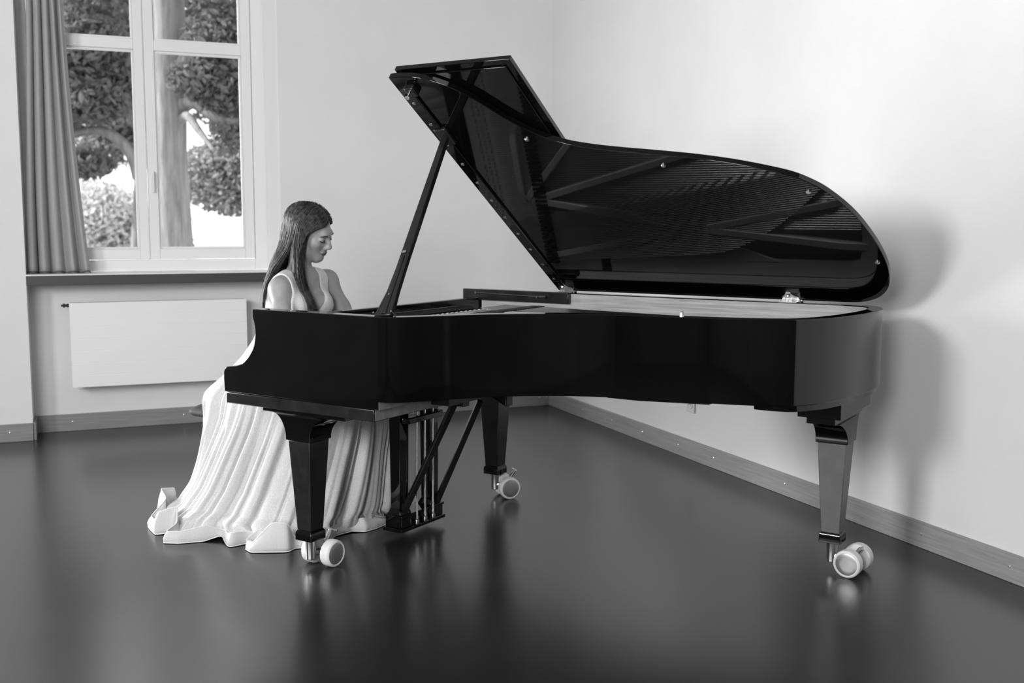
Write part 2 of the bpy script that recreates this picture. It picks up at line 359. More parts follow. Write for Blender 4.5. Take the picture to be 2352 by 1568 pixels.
tree('linden_tree', 'thick-trunked tree just outside the right window pane', b1,
     ([(-4.30, 14.0, -1.2), (-4.38, 14.0, .2), (-4.42, 14.0, 1.2), (-4.44, 14.0, 2.2), (-4.42, 14.0, 3.2), (-4.40, 14.0, 4.6), (-4.3, 14, 6.5)], [.30, .235, .22, .205, .21, .20, .14]),
     [([(-4.33, 14.0, 2.75), (-4.1, 13.9, 2.82), (-3.85, 13.8, 2.66), (-3.5, 13.6, 2.52), (-3.1, 13.4, 2.60)], [.13, .10, .08, .06, .03]),
      ([(-4.33, 14.0, 2.55), (-4.15, 13.8, 2.62), (-3.95, 13.6, 2.42), (-3.7, 13.4, 2.15)], [.07, .06, .045, .02]),
      ([(-4.4, 14.0, 3.2), (-4.0, 13.8, 3.5), (-3.6, 13.6, 4.1)], [.10, .08, .05])],
     [(-3.55, 13.7, 3.55, .6, .5, .45, 620), (-3.55, 13.7, 2.88, .48, .4, .30, 420), (-3.95, 13.5, 3.05, .35, .35, .28, 230), (-3.5, 13.6, 2.35, .35, .3, .22, 110), (-3.4, 13.6, 4.3, .9, .6, .5, 520)], .055, M['leaf'])
def k2(q): # the forked tree stands 16.5 m off, sized to match
    return (q[0] * 1.2692, q[1] * 1.2692, 1.2867 + (q[2] - 1.2867) * 1.2692)
b2 = (-5.9, 16.5, -1.2)
tree('forked_tree', 'slender tree with an arching limb outside the left window pane', b2,
     ([(-5.93, 16.5, -1.2)] + [k2(q) for q in ((-4.60, 13.0, .2), (-4.55, 13.0, 1.0), (-4.52, 13.0, 1.5), (-4.50, 13.0, 1.75), (-4.52, 13.0, 1.95))], [.15, .13, .115, .10, .095, .08]),
     [([k2(q) for q in ((-4.52, 13.0, 1.80), (-4.58, 13.0, 2.05), (-4.72, 12.95, 2.25), (-4.95, 12.9, 2.36), (-5.3, 12.8, 2.28), (-5.7, 12.7, 2.05))], [.095, .095, .085, .075, .06, .04]),
      ([k2(q) for q in ((-4.50, 13.0, 1.85), (-4.42, 13.0, 2.25), (-4.62, 13.0, 2.62), (-4.85, 12.9, 3.0), (-5.0, 12.8, 3.7))], [.075, .09, .095, .09, .05]),
      ([k2(q) for q in ((-4.45, 13.0, 2.2), (-4.3, 13.0, 2.45), (-4.2, 13.0, 2.9))], [.06, .055, .04])],
     [k2(q[:3]) + (q[3] * 1.27, q[4] * 1.27, q[5] * 1.27, q[6]) for q in ((-5.05, 12.7, 1.95, .36, .35, .17, 240), (-4.85, 12.6, 2.68, .40, .3, .28, 420), (-5.3, 12.7, 2.6, .35, .3, .28, 300), (-5.1, 12.8, 3.3, .62, .5, .50, 900), (-4.75, 12.9, 2.95, .45, .4, .3, 420), (-4.85, 13, 4.1, .9, .6, .5, 600), (-4.35, 13.2, 2.6, .3, .3, .4, 220))], .075, M['leaf'])
tree('background_tree', 'broad leafy tree filling the background high behind the other trees', (-7.2, 23.0, -1.2), ([(-7.2, 23, -1.2), (-7.2, 23, 2.0), (-7.1, 23, 5.0)], [.22, .2, .12]), [],
     [(-8.1, 23, 4.3, 1.4, 1.0, 1.5, 1700), (-5.9, 23, 4.6, 1.3, 1.0, 1.5, 1500), (-7.2, 23, 6.0, 2.4, 1.0, 1.2, 1500), (-5.3, 23, 3.2, .8, .7, .7, 420), (-8.6, 23, 2.9, .8, .7, .5, 330)], .09, M['leaf_mid'])
tree('shade_tree', 'second leafy background tree, further right and partly behind the thick trunk', (-1.9, 23.5, -1.2), ([(-1.9, 23.5, -1.2), (-1.9, 23.5, 2.0), (-1.8, 23.5, 5.0)], [.2, .18, .1]), [],
     [(-2.6, 23.5, 4.4, 1.3, 1.0, 1.6, 700), (-.8, 23.5, 4.4, 1.4, 1.0, 1.7, 700), (-1.7, 23.5, 2.6, 1.5, 1.0, .9, 500), (1.4, 23.5, 3.6, 1.6, 1.0, 2.0, 700)], .12, M['leaf_mid'])
tree('hedge_bush', 'mid grey leafy hedge behind the thick trunk', (-4.4, 19.6, -1.2), None, [([(-4.6, 19.6, -1.2), (-4.6, 19.6, .5), (-4.7, 19.5, 2.0)], [.06, .05, .02])],
     [(-4.9, 19.6, 2.1, 1.3, .7, .75, 2000), (-3.6, 19.8, 2.4, .9, .7, .9, 1100)], .065, M['leaf_pale'], cat='shrub')
tree('garden_bush', 'pale sunlit bush beyond the lower left window pane', (-7.9, 20.5, -1.2), None, [([(-7.9, 20.5, -1.2), (-7.9, 20.5, .2), (-7.8, 20.5, 1.2)], [.06, .05, .02])],
     [(-8.0, 20.5, 1.1, 1.2, .8, 1.0, 2300), (-6.9, 20.6, .7, .8, .7, .8, 900)], .065, M['leaf_bright'], cat='shrub')

# ================================================================== GRAND PIANO
PB = (1.20, .74, 0.0)
piano = empty('grand_piano', pia(*PB), RZ_PIA)
tag(piano, 'black lacquered grand piano with raised lid standing on pale twin-wheel casters', 'piano')
ZT, ZB, PW = .970, .680, 1.48
def P(mb, name, m, par=None, **kw): return mb.build(name, M[m] if isinstance(m, str) else m, par or piano, PB, **kw)
def resample(pts, n):
    p = np.array(pts); d = np.r_[0, np.cumsum(np.linalg.norm(np.diff(p, axis=0), axis=1))]; t = np.linspace(0, d[-1], n)
    return np.c_[np.interp(t, d, p[:, 0]), np.interp(t, d, p[:, 1])]
rim_ctrl = [(.94, 0), (.972, .006), (1.008, .031), (1.046, .078), (1.086, .140), (1.143, .226), (1.214, .313), (1.30, .392), (1.40, .458), (1.51, .508), (1.63, .543), (1.777, .574), (1.90, .598), (2.02, .630), (2.10, .665), (2.16, .712), (2.21, .805), (2.243, .915), (2.264, 1.03), (2.276, 1.15), (2.278, 1.25), (2.268, 1.345), (2.24, 1.415), (2.19, 1.46), (2.11, 1.479), (2.00, 1.48)]
outer = resample(crom(rim_ctrl, 10), 240)
outer = np.vstack([outer, [(x, 1.48) for x in np.linspace(1.98, .94, 24)]])
def offset(pl, d):
    t = np.gradient(pl, axis=0); t /= np.linalg.norm(t, axis=1)[:, None]; n = np.c_[-t[:, 1], t[:, 0]]; return pl + n * d
inner = offset(outer, .052)
m = MB(); n = len(outer); rings = []
for q, (o_, i_) in enumerate(zip(outer, inner)): rings.append([(o_[0], o_[1], ZB), (o_[0], o_[1], ZT), (i_[0], i_[1], ZT), (i_[0], i_[1], ZB)])
P(m.loft(rings, cap=False), 'rim', 'lacquer', bevel=.0025, ang=30)
arm_prof = [(.94, .653), (.94, ZT), (.352, ZT), (.354, .945)] + crom([(.360, .925), (.366, .895), (.366, .870), (.358, .836), (.342, .809), (.318, .783), (.290, .763), (.262, .753)], 4) + [(.235, .750), (.215, .748), (.203, .741), (.197, .728), (.196, .700), (.199, .655), (.2005, .653)]
for v0, v1 in ((0, .056), (1.4295, 1.48)):
    m = MB().prism(arm_prof, lambda u, z: (u, v0, z), lambda u, z: (u, v1, z)); m.f.pop(2); P(m, 'arm', 'lacquer', bevel=.0025)
P(MB().box(.203, .920, .004, 1.476, .609, .651), 'keybed', 'satin', bevel=.003)
P(MB().box(.9201, .9215, .010, 1.47, .612, .648).box(.921, .94, .008, .20, .651, .679), 'keybed_back', 'frame_wood')
P(MB().box(.204, .226, .056, 1.424, .651, .700), 'key_slip', 'lacquer', bevel=.003)
for v0, v1 in ((.056, .125), (1.355, 1.424)): P(MB().box(.226, .37, v0, v1, .651, .742), 'key_block', 'lacquer', bevel=.004)
P(MB().prism([(.372, .742), (.388, .742), (.402, .905), (.386, .905)], lambda u, z: (u, .125, z), lambda u, z: (u, 1.355, z)), 'fallboard', 'lacquer', bevel=.003)
P(MB().box(.366, .396, .056, 1.405, .872, .934), 'stretcher', 'lacquer', bevel=.003)
# keys
kb = P(MB().box(.235, .372, .13, 1.35, .655, .70), 'keyboard', 'frame_wood')
kw = (1.35 - .13) / 52
for i in range(52):
    P(MB().box(.228, .370, .13 + i * kw + .0006, .13 + (i + 1) * kw - .0006, .700, .722), 'white_key', 'ivory', kb)
for i in range(51):
    if (51 - i) % 7 in (1, 2, 4, 5, 6) and i < 50:
        c = .13 + (i + 1) * kw; P(MB().prism([(.278, .7225), (.370, .7225), (.370, .734), (.286, .734)], lambda u, z: (u, c - .0065, z), lambda u, z: (u, c + .0065, z)), 'black_key', 'ebony', kb)
# inside: veneer, soundboard, plate, strings
vin0, vin1 = offset(outer, .0521), offset(outer, .055)
sel = [i for i in range(len(outer)) if outer[i][0] > .955 or outer[i][1] > 1]
vin0 = np.vstack([vin0, [(.40, vin0[-1][1])]]); vin1 = np.vstack([vin1, [(.40, vin1[-1][1])]]); sel.append(len(outer))
m = MB(); m.loft([[(vin0[i][0], vin0[i][1], .79), (vin0[i][0], vin0[i][1], .966), (vin1[i][0], vin1[i][1], .966), (vin1[i][0], vin1[i][1], .79)] for i in sel]); P(m, 'inner_veneer', 'veneer', ang=30)
sb = [tuple(q) for q in offset(outer, .050)[::3]] + [(.46, 1.43), (.46, .05), (.94, .05)]
P(MB().prism(sb, lambda u, v: (u, v, .785), lambda u, v: (u, v, .795)), 'soundboard', 'board', smooth=False)
pl_o = offset(outer, .058); pl_i = offset(outer, .13)
pm = MB().box(.415, .70, .06, 1.420, .862, .878)
pm.loft([[(pl_o[i][0], pl_o[i][1], .868), (pl_o[i][0], pl_o[i][1], .884), (pl_i[i][0], pl_i[i][1], .884), (pl_i[i][0], pl_i[i][1], .868)] for i in range(0, len(outer), 3) if outer[i][0] > .98 or outer[i][1] > 1])
pm.box(.69, .98, .06, .14, .868, .884).box(.69, .98, 1.34, 1.42, .868, .884)
P(pm, 'iron_plate', 'iron', bevel=.003)
def strut(a, b, w0=.032, z0=.878, z1=.906):
    a = Vector((a[0], a[1], 0)); b = Vector((b[0], b[1], 0)); d = (b - a).normalized(); nn = Vector((-d.y, d.x, 0)) * w0 / 2; L = (b - a).length
    prof = [(0, z0 + .01), (.06, z1), (L - .1, z1 - .004), (L, z0 + .006), (L, z0 - .01), (0, z0 - .01)]
    P(MB().prism(prof, lambda s, z: tuple(a + d * s - nn + Vector((0, 0, z))), lambda s, z: tuple(a + d * s + nn + Vector((0, 0, z)))), 'plate_strut', 'iron', bevel=.004)
for a, b in (((.66, 1.075), (1.20, .57)), ((.68, 1.08), (1.80, .80)), ((.69, 1.07), (1.484, 1.212)), ((.72, 1.347), (1.484, 1.205)), ((1.47, 1.213), (2.14, 1.085)), ((1.47, 1.208), (2.17, 1.29)), ((.64, .40), (1.22, .46)), ((.66, .74), (.64, 1.10))): strut(a, b)
P(MB().prism([(.70, 1.36), (.70, 1.12), (1.2, 1.18), (1.48, 1.235), (1.82, 1.36)], lambda u, v: (u, v, .872), lambda u, v: (u, v, .886)), 'bass_plate', 'iron', bevel=.003)
st = MB()
def string(a, b, z0, z1, r=.0009):
    st.tube([(a[0], a[1], z0), (b[0], b[1], z1)], r, 4, False)
ins = offset(outer, .10); bent = np.array([q for q in ins[:200] if q[0] < 2.23])
for k in range(112):
    v = .12 + k * .0098; u1 = np.interp(v + .02, bent[:, 1], bent[:, 0]) - .03
    if v > 1.20: continue
    string((.56, v), (max(.78, u1), v + .012), .896, .893)
for k in range(40):
    t = k / 39; string((.56, 1.18 + .20 * t), (1.42 + .62 * (1 - t) ** .6 + .10, .90 + .42 * t), .905, .902, .0016)
o = P(st, 'strings', 'string'); o['kind'] = 'stuff'
tp = MB()
for k in range(72):
    for r_ in range(3):
        tp.lathe((.465 + .026 * r_ + .006 * (k % 2), .10 + k * .0178, .878), (0, 0, 1), [(0, .0032), (.009, .0032)], 6)
o = P(tp, 'tuning_pins', 'steel'); o['kind'] = 'stuff'
dp = MB()
for k in range(62): dp.box(.715, .775, .16 + k * .0198, .16 + k * .0198 + .011, .897, .910)
o = P(dp, 'dampers', 'felt'); o['kind'] = 'stuff'
# music desk rail on the spine
dr = P(MB().box(.306, .885, 1.402, 1.4235, .922, .972), 'desk_rail', 'satin', bevel=.003)
rd = MB().tube([(.385, 1.396, .956), (.745, 1.396, .949)], .0032, 8); rd.lathe((.385, 1.404, .956), (0, -1, 0), [(0, .006), (.012, .006)], 10).lathe((.725, 1.404, .949), (0, -1, 0), [(0, .006), (.014, .006)], 10).lathe((.735, 1.396, .949), (1, 0, 0), [(0, .007), (.035, .008), (.038, .005)], 10)
P(rd, 'rod', 'gunmetal', dr)
# tail pieces below the rim
ob = offset(outer, np.array([.012 + (.07 * (max(0, 2.2 - q[0]) / .2) ** 1.5 if q[1] < 1 else 0) for q in outer])[:, None]); tb = [tuple(q) for q in ob if q[0] > 2.00]
P(MB().prism(tb, lambda u, v: (u, v, .657), lambda u, v: (u, v, .6805)), 'tail_board', 'lacquer', bevel=.002, ang=30)
P(MB().prism([(1.62, .60), (1.86, .66), (1.90, 1.40), (1.45, 1.42), (1.50, .60)], lambda u, v: (u, v, .664), lambda u, v: (u, v, .68)), 'bottom_beam', 'satin')
P(MB().box(.94, 1.02, .30, 1.42, .63, .68).box(1.0, 2.0, 1.36, 1.43, .64, .68).prism([(1.0, .62), (1.08, .62), (2.0, 1.05), (1.94, 1.12)], lambda u, v: (u, v, .645), lambda u, v: (u, v, .68)), 'under_brace', 'satin')
# legs with casters
def rect(u0, u1, v0, v1, z): return [(u0, v0, z), (u1, v0, z), (u1, v1, z), (u0, v1, z)]
def leg(cu, cv, plates, cap, ax, woff, wsp, lm='leg', lever=1.0):
    """cap: (u0,u1,v0,v1,z) top of the coved capital"""
    m = MB(); h1, h0, hc = .053, .034, .040; zk = .487
    rings = [rect(cu - h0, cu + h0, cv - h0, cv + h0, .146), rect(cu - h1, cu + h1, cv - h1, cv + h1, zk)]
    m.loft(rings)
    lg = P(m, 'leg', lm, bevel=.003)
    m = MB(); rings = [rect(cu - h1 - .006, cu + h1 + .006, cv - h1 - .006, cv + h1 + .006, zk + .0005)]
    h2 = h1 + .006
    for k in range(0, 13):
        t = k / 12; g = 1 - math.sqrt(max(0, 1 - t * t)); z = zk + .012 + (cap[4] - zk - .012) * (t if t < 1 else 1); g = g ** .9
        rings.append(rect(cu - h2 + (cap[0] - cu + h2) * g, cu + h2 + (cap[1] - cu - h2) * g, cv - h2 + (cap[2] - cv + h2) * g, cv + h2 + (cap[3] - cv - h2) * g, z))
    P(m.loft(rings), 'capital', 'lacquer', lg, ang=40, bevel=.002)
    for q in plates: P(MB().box(*q), 'mounting_plate', 'lacquer', lg, bevel=.002)
    m = MB().loft([rect(cu - hc, cu + hc, cv - hc, cv + hc, .108), rect(cu - hc, cu + hc, cv - hc, cv + hc, .138), rect(cu - h0, cu + h0, cv - h0, cv + h0, .147)])
    P(m, 'collar', 'lacquer', lg, bevel=.002)
    P(MB().lathe((cu, cv, .030), (0, 0, 1), [(0, .016), (.003, .019), (.072, .021), (.079, .024)], 20), 'caster_stem', 'steel', lg)
    ax = Vector((ax[0], ax[1], 0)).normalized(); c = Vector((cu + woff[0], cv + woff[1], .051)); R = .051
    P(MB().tube([tuple(c - ax * (wsp + .02)), tuple(c + ax * (wsp + .02))], .010, 10).tube([(cu, cv, .055), tuple(c)], .014, 10), 'axle', 'steel', lg)
    for sg in (-1, 1):
        wc = c + ax * sg * wsp; d = ax * sg
        P(MB().lathe(wc, d, [(-.022, .030), (-.022, R - .006), (-.017, R - .001), (-.008, R), (.008, R), (.017, R - .001), (.022, R - .006), (.0225, R - .008), (.020, R - .009)], 36), 'wheel', 'rubber', lg)
        P(MB().lathe(wc + d * .010, d, [(0, R - .009), (.0095, R - .0092), (.0112, R - .013), (.0120, R - .030), (.0122, .002)], 32), 'hub_cap', 'hub', lg)
    nrm = Vector((-ax.y, ax.x, 0)); nrm = nrm if nrm.dot(Vector((woff[0], woff[1], 0))) > 0 else -nrm
    b = c + nrm * .012 + Vector((0, 0, .03)); t = c + nrm * (.012 + .033 * lever) + Vector((0, 0, .03 + .042 * lever))
    P(MB().tube([tuple(b), tuple(t)], [.008, .008], 10).tube([tuple(t - ax * .034 * lever), tuple(t + ax * .034 * lever)], .0042, 8), 'brake_lever', 'steel', lg)
leg(.515, .112, [(.375, .775, .020, .200, .5935, .6088)], (.405, .705, .030, .192, .5935), (1, 0), (.015, .050), .047)
leg(.515, 1.368, [(.375, .775, 1.28, 1.46, .5935, .6088)], (.405, .705, 1.288, 1.45, .5935), (.80, -.60), (.054, .012), .042)
leg(2.165, 1.150, [(2.078, 2.232, .955, 1.36, .600, .6568), (2.106, 2.208, .972, 1.34, .576, .600)], (2.112, 2.206, .985, 1.325, .576), (.104, .99), (.082, -.006), .052, 'worn_sheen', .45)
# pedal lyre
ly = P(MB().box(.52, .585, .565, .835, .572, .609).box(.585, .610, .575, .825, .487, .502), 'pedal_lyre', 'satin', bevel=.004)
for v0 in (.568, .772): P(MB().loft([rect(.530, .578, v0, v0 + .056, .10), rect(.526, .582, v0 - .003, v0 + .059, .575)]).loft([rect(.516, .588, v0 - .010, v0 + .066, .098), rect(.530, .578, v0 - .001, v0 + .057, .125)]), 'lyre_post', 'lacquer', ly, bevel=.003)
P(MB().box(.508, .592, .560, .842, .045, .092).box(.503, .597, .555, .847, .088, .099).box(.500, .600, .552, .850, .030, .045), 'pedal_box', 'lacquer', ly, bevel=.002)
P(MB().prism([(.586, .578), (.592, .570), (.612, .570), (.622, .578), (.624, .60), (.624, .775), (.622, .795), (.612, .802), (.586, .802)], lambda u, v: (u, v, .478), lambda u, v: (u, v, .503)), 'rod_guide', 'satin', ly, bevel=.004)
for v0 in (.645, .70, .755):
    P(MB().tube([(.606, v0, .060), (.604, v0 + .006, .60)], .0045, 8), 'pedal_rod', 'brass', ly)
    P(MB().lathe((.606, v0, .048), (0, 0, 1), [(0, .008), (.004, .0095), (.022, .0095), (.024, .006)], 12), 'rod_nut', 'brass', ly)
    P(MB().prism([(.505, v0 - .010), (.505, v0 + .010), (.44, v0 + .012), (.385, v0 + .020), (.372, v0), (.385, v0 - .020), (.44, v0 - .012)], lambda u, v: (u, v, .052), lambda u, v: (u, v, .062)), 'pedal', 'brass', ly, bevel=.003)
for a, b in (((.575, .590, .100), (.800, .640, .572)), ((.580, .815, .100), (.815, .80, .562))):
    P(MB().tube([a, b], .0165, 4), 'lyre_brace', 'satin', ly, bevel=.002)
bx = P(MB().prism([(.74, .655), (.80, .655), (.92, .575), (.955, .562), (.955, .655)][::-1], lambda u, z: (u, .78, z - .01), lambda u, z: (u, .83, z - .01)), 'trapwork_bracket', 'satin', bevel=.004)
P(MB().box(.775, .86, .62, .66, .565, .609), 'brace_socket', 'satin', bevel=.003)
P(MB().lathe((.93, .74, .66), (0, 0, 1), [(-.035, .06), (-.02, .09), (.02, .10)], 24), 'trapwork_cover', 'satin')

# lid
HV, HZ, LA = 1.485, ZT + .006, math.radians(33.78)
cl, sl = math.cos(LA), math.sin(LA)
def L3(u, w, n): return (u, HV - w * cl + n * sl, HZ + w * sl + n * cl)
lid_ctrl = [(.787, 1.470), (.835, 1.470), (.885, 1.464), (.935, 1.447), (.985, 1.417), (1.037, 1.372), (1.09, 1.304), (1.146, 1.215), (1.214, 1.132), (1.307, 1.064), (1.40, 1.030), (1.50, 1.006), (1.635, .980), (1.786, .948), (1.928, .906), (2.063, .850), (2.126, .806), (2.184, .738), (2.245, .612), (2.285, .450), (2.300, .305), (2.292, .190), (2.270, .110), (2.225, .045), (2.16, .008), (2.09, .0)]
lo = [tuple(q) for q in resample(crom(lid_ctrl, 8), 170)] + [(.787, 0.0)]
main_lid = P(MB().prism(lo, lambda u, w: L3(u, w, 0), lambda u, w: L3(u, w, .022)), 'lid', 'lacquer', bevel=.002, ang=30)
P(MB().prism([(.800, .020), (1.285, .020), (1.285, 1.472), (.800, 1.472)], lambda u, w: L3(u, w, .034), lambda u, w: L3(u, w, .052)).prism([(.805, .045), (1.257, .045), (1.257, 1.444), (.805, 1.444)], lambda u, w: L3(u, w, .027), lambda u, w: L3(u, w, .034)), 'front_lid', 'lacquer', bevel=.002)
bt = P(MB().prism([(.797, .06), (.850, .06), (.850, 1.375), (.797, 1.375)], lambda u, w: L3(u, w, -.010), lambda u, w: L3(u, w, .001)), 'lid_batten', 'lacquer', main_lid, bevel=.003)
nL = Vector((0, sl, cl))
for k in range(11):
    w_ = .12 + k * .122; P(MB().lathe(L3(.822, w_, -.010), tuple(-nL), [(-.001, .007), (.0015, .007), (.003, .004)], 10), 'screw', 'steel', main_lid)
P(MB().prism([(.835, 1.385), (.875, 1.385), (.875, 1.43), (.835, 1.43)], lambda u, w: L3(u, w, -.022), lambda u, w: L3(u, w, .001)), 'lid_catch', 'satin', main_lid, bevel=.004)
P(MB().lathe(L3(.850, 1.408, -.022), tuple(-nL), [(0, .005), (.020, .0045), (.020, .009), (.024, .008)], 12), 'catch_pin', 'brass', main_lid)
P(MB().prism([(.815, 1.10), (.868, 1.10), (.868, 1.19), (.815, 1.19)], lambda u, w: L3(u, w, -.016), lambda u, w: L3(u, w, .001)), 'prop_socket', 'satin', main_lid, bevel=.004)
for u_, w_ in ((1.175, 1.097), (1.647, .919), (2.12, .749), (2.269, .306)):
    P(MB().lathe(L3(u_, w_, 0), tuple(-nL), [(-.002, .009), (.004, .009), (.008, .005)], 12), 'rubber_bumper', 'steel', main_lid)
for uh in (.835, 1.875):
    hg = MB()
    hg.prism([(uh - .036, .004), (uh + .036, .004), (uh + .036, .030), (uh + .018, .045), (uh + .010, .058), (uh - .010, .058), (uh - .018, .045), (uh - .036, .030)], lambda u, w: L3(u, w, -.003), lambda u, w: L3(u, w, .0005))
    hg.box(uh - .036, uh + .036, 1.432, 1.478, ZT, ZT + .003)
    for k in range(5): hg.lathe((uh - .036 + k * .0148, HV - .008, HZ - .001), (1, 0, 0), [(0, .0055), (.0128, .0055)], 10)
    hg.lathe((uh + .038, HV - .008, HZ - .001), (1, 0, 0), [(0, .003), (.003, .007), (.010, .007), (.014, .003)], 10)
    hg.lathe(L3(uh, .050, -.004), tuple(-nL), [(0, .006), (.006, .008), (.012, .005)], 10)
    P(hg, 'lid_hinge', 'brass')
# lid prop
PB0 = Vector((.950, .034, .968)); PT0 = Vector((.842, HV - 1.141 * cl - .012 * sl, HZ + 1.141 * sl - .014 * cl))
pd = (PT0 - PB0); LP = pd.length; pd.normalize(); px_ = (Vector((1, 0, 0)) - pd * pd.x).normalized(); pn = pd.cross(px_)
def PP(s, x, t): return tuple(PB0 + pd * s + px_ * x + pn * t)
prof = [(0, -.042), (0, .024), (.05, .024), (.10, .020), (.20, .0175), (LP, .013), (LP, -.013), (.20, -.019), (.10, -.024), (.05, -.033)]
lp = P(MB().prism(prof, lambda s, x: PP(s, x, -.010), lambda s, x: PP(s, x, .010)), 'lid_prop', 'satin', bevel=.002)
P(MB().prism([(.008, -.016), (.008, .004), (.25, .003), (.25, -.009)], lambda s, x: PP(s, x, -.0135), lambda s, x: PP(s, x, .0135)), 'short_prop', 'satin', lp, bevel=.0015)
P(MB().prism([(.262, -.010), (.262, .004), (.272, .004), (.272, -.010)], lambda s, x: PP(s, x, -.014), lambda s, x: PP(s, x, .014)), 'prop_clip', 'brass', lp)
for s_, x_ in ((.085, -.006), (.012, .027), (.012, -.046)): P(MB().lathe(PP(s_, x_, 0), tuple(pn), [(-.015, .003), (.015, .003)], 8), 'pin', 'brass', lp)
P(MB().lathe((1.787, .585, ZT), (0, 0, 1), [(-.002, .008), (.004, .007), (.014, .0065), (.019, .003)], 12), 'lid_peg', 'steel')

# ================================================================== BENCH
BB = (-.27, .74, 0)
bench = empty('piano_bench', pia(*BB), RZ_PIA)
tag(bench, 'charcoal upholstered piano bench under the seated woman', 'bench')
def BN(mb, name, m, par=None, **kw): return mb.build(name, M[m], par or bench, BB, **kw)
u0, u1, v0, v1 = -.490, -.09, .386, 1.09; rings = []
for z, d in ((.437, .035), (.434, .012), (.445, .0), (.460, .003), (.476, .030), (.490, .075), (.499, .13)):
    r = .05; pts = []
    for cx, cy, a0 in ((u1 - d - r, v1 - d - r, 0), (u0 + d + r, v1 - d - r, 90), (u0 + d + r, v0 + d + r, 180), (u1 - d - r, v0 + d + r, 270)):
        for k in range(6):
            a = math.radians(a0 + 18 * k); pts.append((cx + r * math.cos(a), cy + r * math.sin(a), z))
    rings.append(pts)
BN(MB().loft(rings), 'cushion', 'bench', ang=80)
BN(MB().box(u0 + .06, u1 - .05, v0 + .10, v1 - .06, .38, .435), 'apron', 'satin', bevel=.003)
for uu in (u0 + .11, u1 - .07):
    for vv in (v0 + .15, v1 - .10):
        BN(MB().loft([rect(uu - .016, uu + .016, vv - .016, vv + .016, 0), rect(uu - .024, uu + .024, vv - .024, vv + .024, .38)]), 'leg', 'satin', bevel=.003)

# ================================================================== PIANIST
WB = (-.15, .68, 0)
woman = empty('woman', pia(*WB), RZ_PIA)
tag(woman, 'woman with long dark hair in a pale glittering gown seated playing the piano', 'person')
H_ = .0042; LO = np.array([-.36, .36, .0]); NG = np.array([188, 160, 338])
SDF = np.full(NG, 1.0, np.float32)
def blk(lo, hi):
    a = np.clip(np.floor((np.array(lo) - LO) / H_).astype(int), 0, NG - 1); b = np.clip(np.ceil((np.array(hi) - LO) / H_).astype(int) + 1, 1, NG)
    X, Y, Z = np.meshgrid(*[LO[i] + H_ * np.arange(a[i], b[i], dtype=np.float32) for i in range(3)], indexing='ij')
    return (slice(a[0], b[0]), slice(a[1], b[1]), slice(a[2], b[2])), X, Y, Z
def smin(a, b, k):
    h = np.maximum(k - np.abs(a - b), 0) / k; return np.minimum(a, b) - h * h * k * .25
def smax(a, b, k): return -smin(-a, -b, k)
def cap(p, q, r0, r1, k=.02):
    p, q = np.array(p, np.float32), np.array(q, np.float32); R = max(r0, r1) + .05
    sl_, X, Y, Z = blk(np.minimum(p, q) - R, np.maximum(p, q) + R)
    d = q - p; L2 = float(d @ d) + 1e-9
    t = np.clip(((X - p[0]) * d[0] + (Y - p[1]) * d[1] + (Z - p[2]) * d[2]) / L2, 0, 1)
    s = np.sqrt((X - p[0] - d[0] * t) ** 2 + (Y - p[1] - d[1] * t) ** 2 + (Z - p[2] - d[2] * t) ** 2) - (r0 + (r1 - r0) * t)
    SDF[sl_] = smin(SDF[sl_], s, k)
def chain(pts, rs, k=.02):
    for i in range(len(pts) - 1): cap(pts[i], pts[i + 1], rs[i], rs[i + 1], k)
def ell(c, r, k=.02, ax=None, cut=False):
    c = np.array(c, np.float32); r = np.array(r, np.float32); R = float(r.max()) + .05
    sl_, X, Y, Z = blk(c - R, c + R); D = [X - c[0], Y - c[1], Z - c[2]]
    if ax is not None: D = [ax[i][0] * D[0] + ax[i][1] * D[1] + ax[i][2] * D[2] for i in range(3)]
    k0 = np.sqrt(sum((D[i] / r[i]) ** 2 for i in range(3))); k1 = np.sqrt(sum((D[i] / r[i] ** 2) ** 2 for i in range(3))) + 1e-6
    s = k0 * (k0 - 1) / k1
    SDF[sl_] = smax(SDF[sl_], -s, k) if cut else smin(SDF[sl_], s, k)
# torso
ell((-.205, .68, .60), (.125, .165, .115), .03)
ell((-.165, .68, .745), (.088, .118, .13), .06)
ell((-.100, .68, .905), (.088, .138, .135), .06)
ell((-.030, .612, .925), (.078, .062, .066), .03); ell((-.030, .750, .925), (.078, .062, .066), .03)
SHN, SHF = (-.052, .556, 1.000), (-.045, .842, 1.024)
cap(SHN, (-.065, .64, 1.035), .044, .045, .05); cap(SHF, (-.055, .73, 1.04), .044, .045, .05)
ell((-.085, .685, .99), (.062, .14, .07), .05)
cap((-.066, .69, 1.02), (-.066, .691, 1.20), .053, .046, .03)
# legs under the gown
for vs, kv in ((.60, .585), (.765, .78)):
    chain([(-.17, vs, .578), (.06, (vs + kv) / 2, .555), (.275, kv, .515)], [.080, .068, .052], .03)
    chain([(.275, kv, .515), (.30, kv, .33), (.315, kv, .085)], [.050, .050, .032], .02)
    chain([(.30, kv, .045), (.335, kv, .040), (.362, kv, .030)], [.034, .030, .022], .02)
# arms
chain([SHN, (-.010, .520, .90), (.045, .500, .785)], [.043, .040, .035], .03); chain([(.045, .500, .785), (.12, .512, .778), (.205, .530, .780)], [.035, .033, .025], .015)
chain([SHF, (-.008, .885, .90), (.052, .915, .790)], [.043, .040, .035], .03); chain([(.052, .915, .790), (.13, .893, .785), (.205, .868, .780)], [.035, .032, .025], .015)
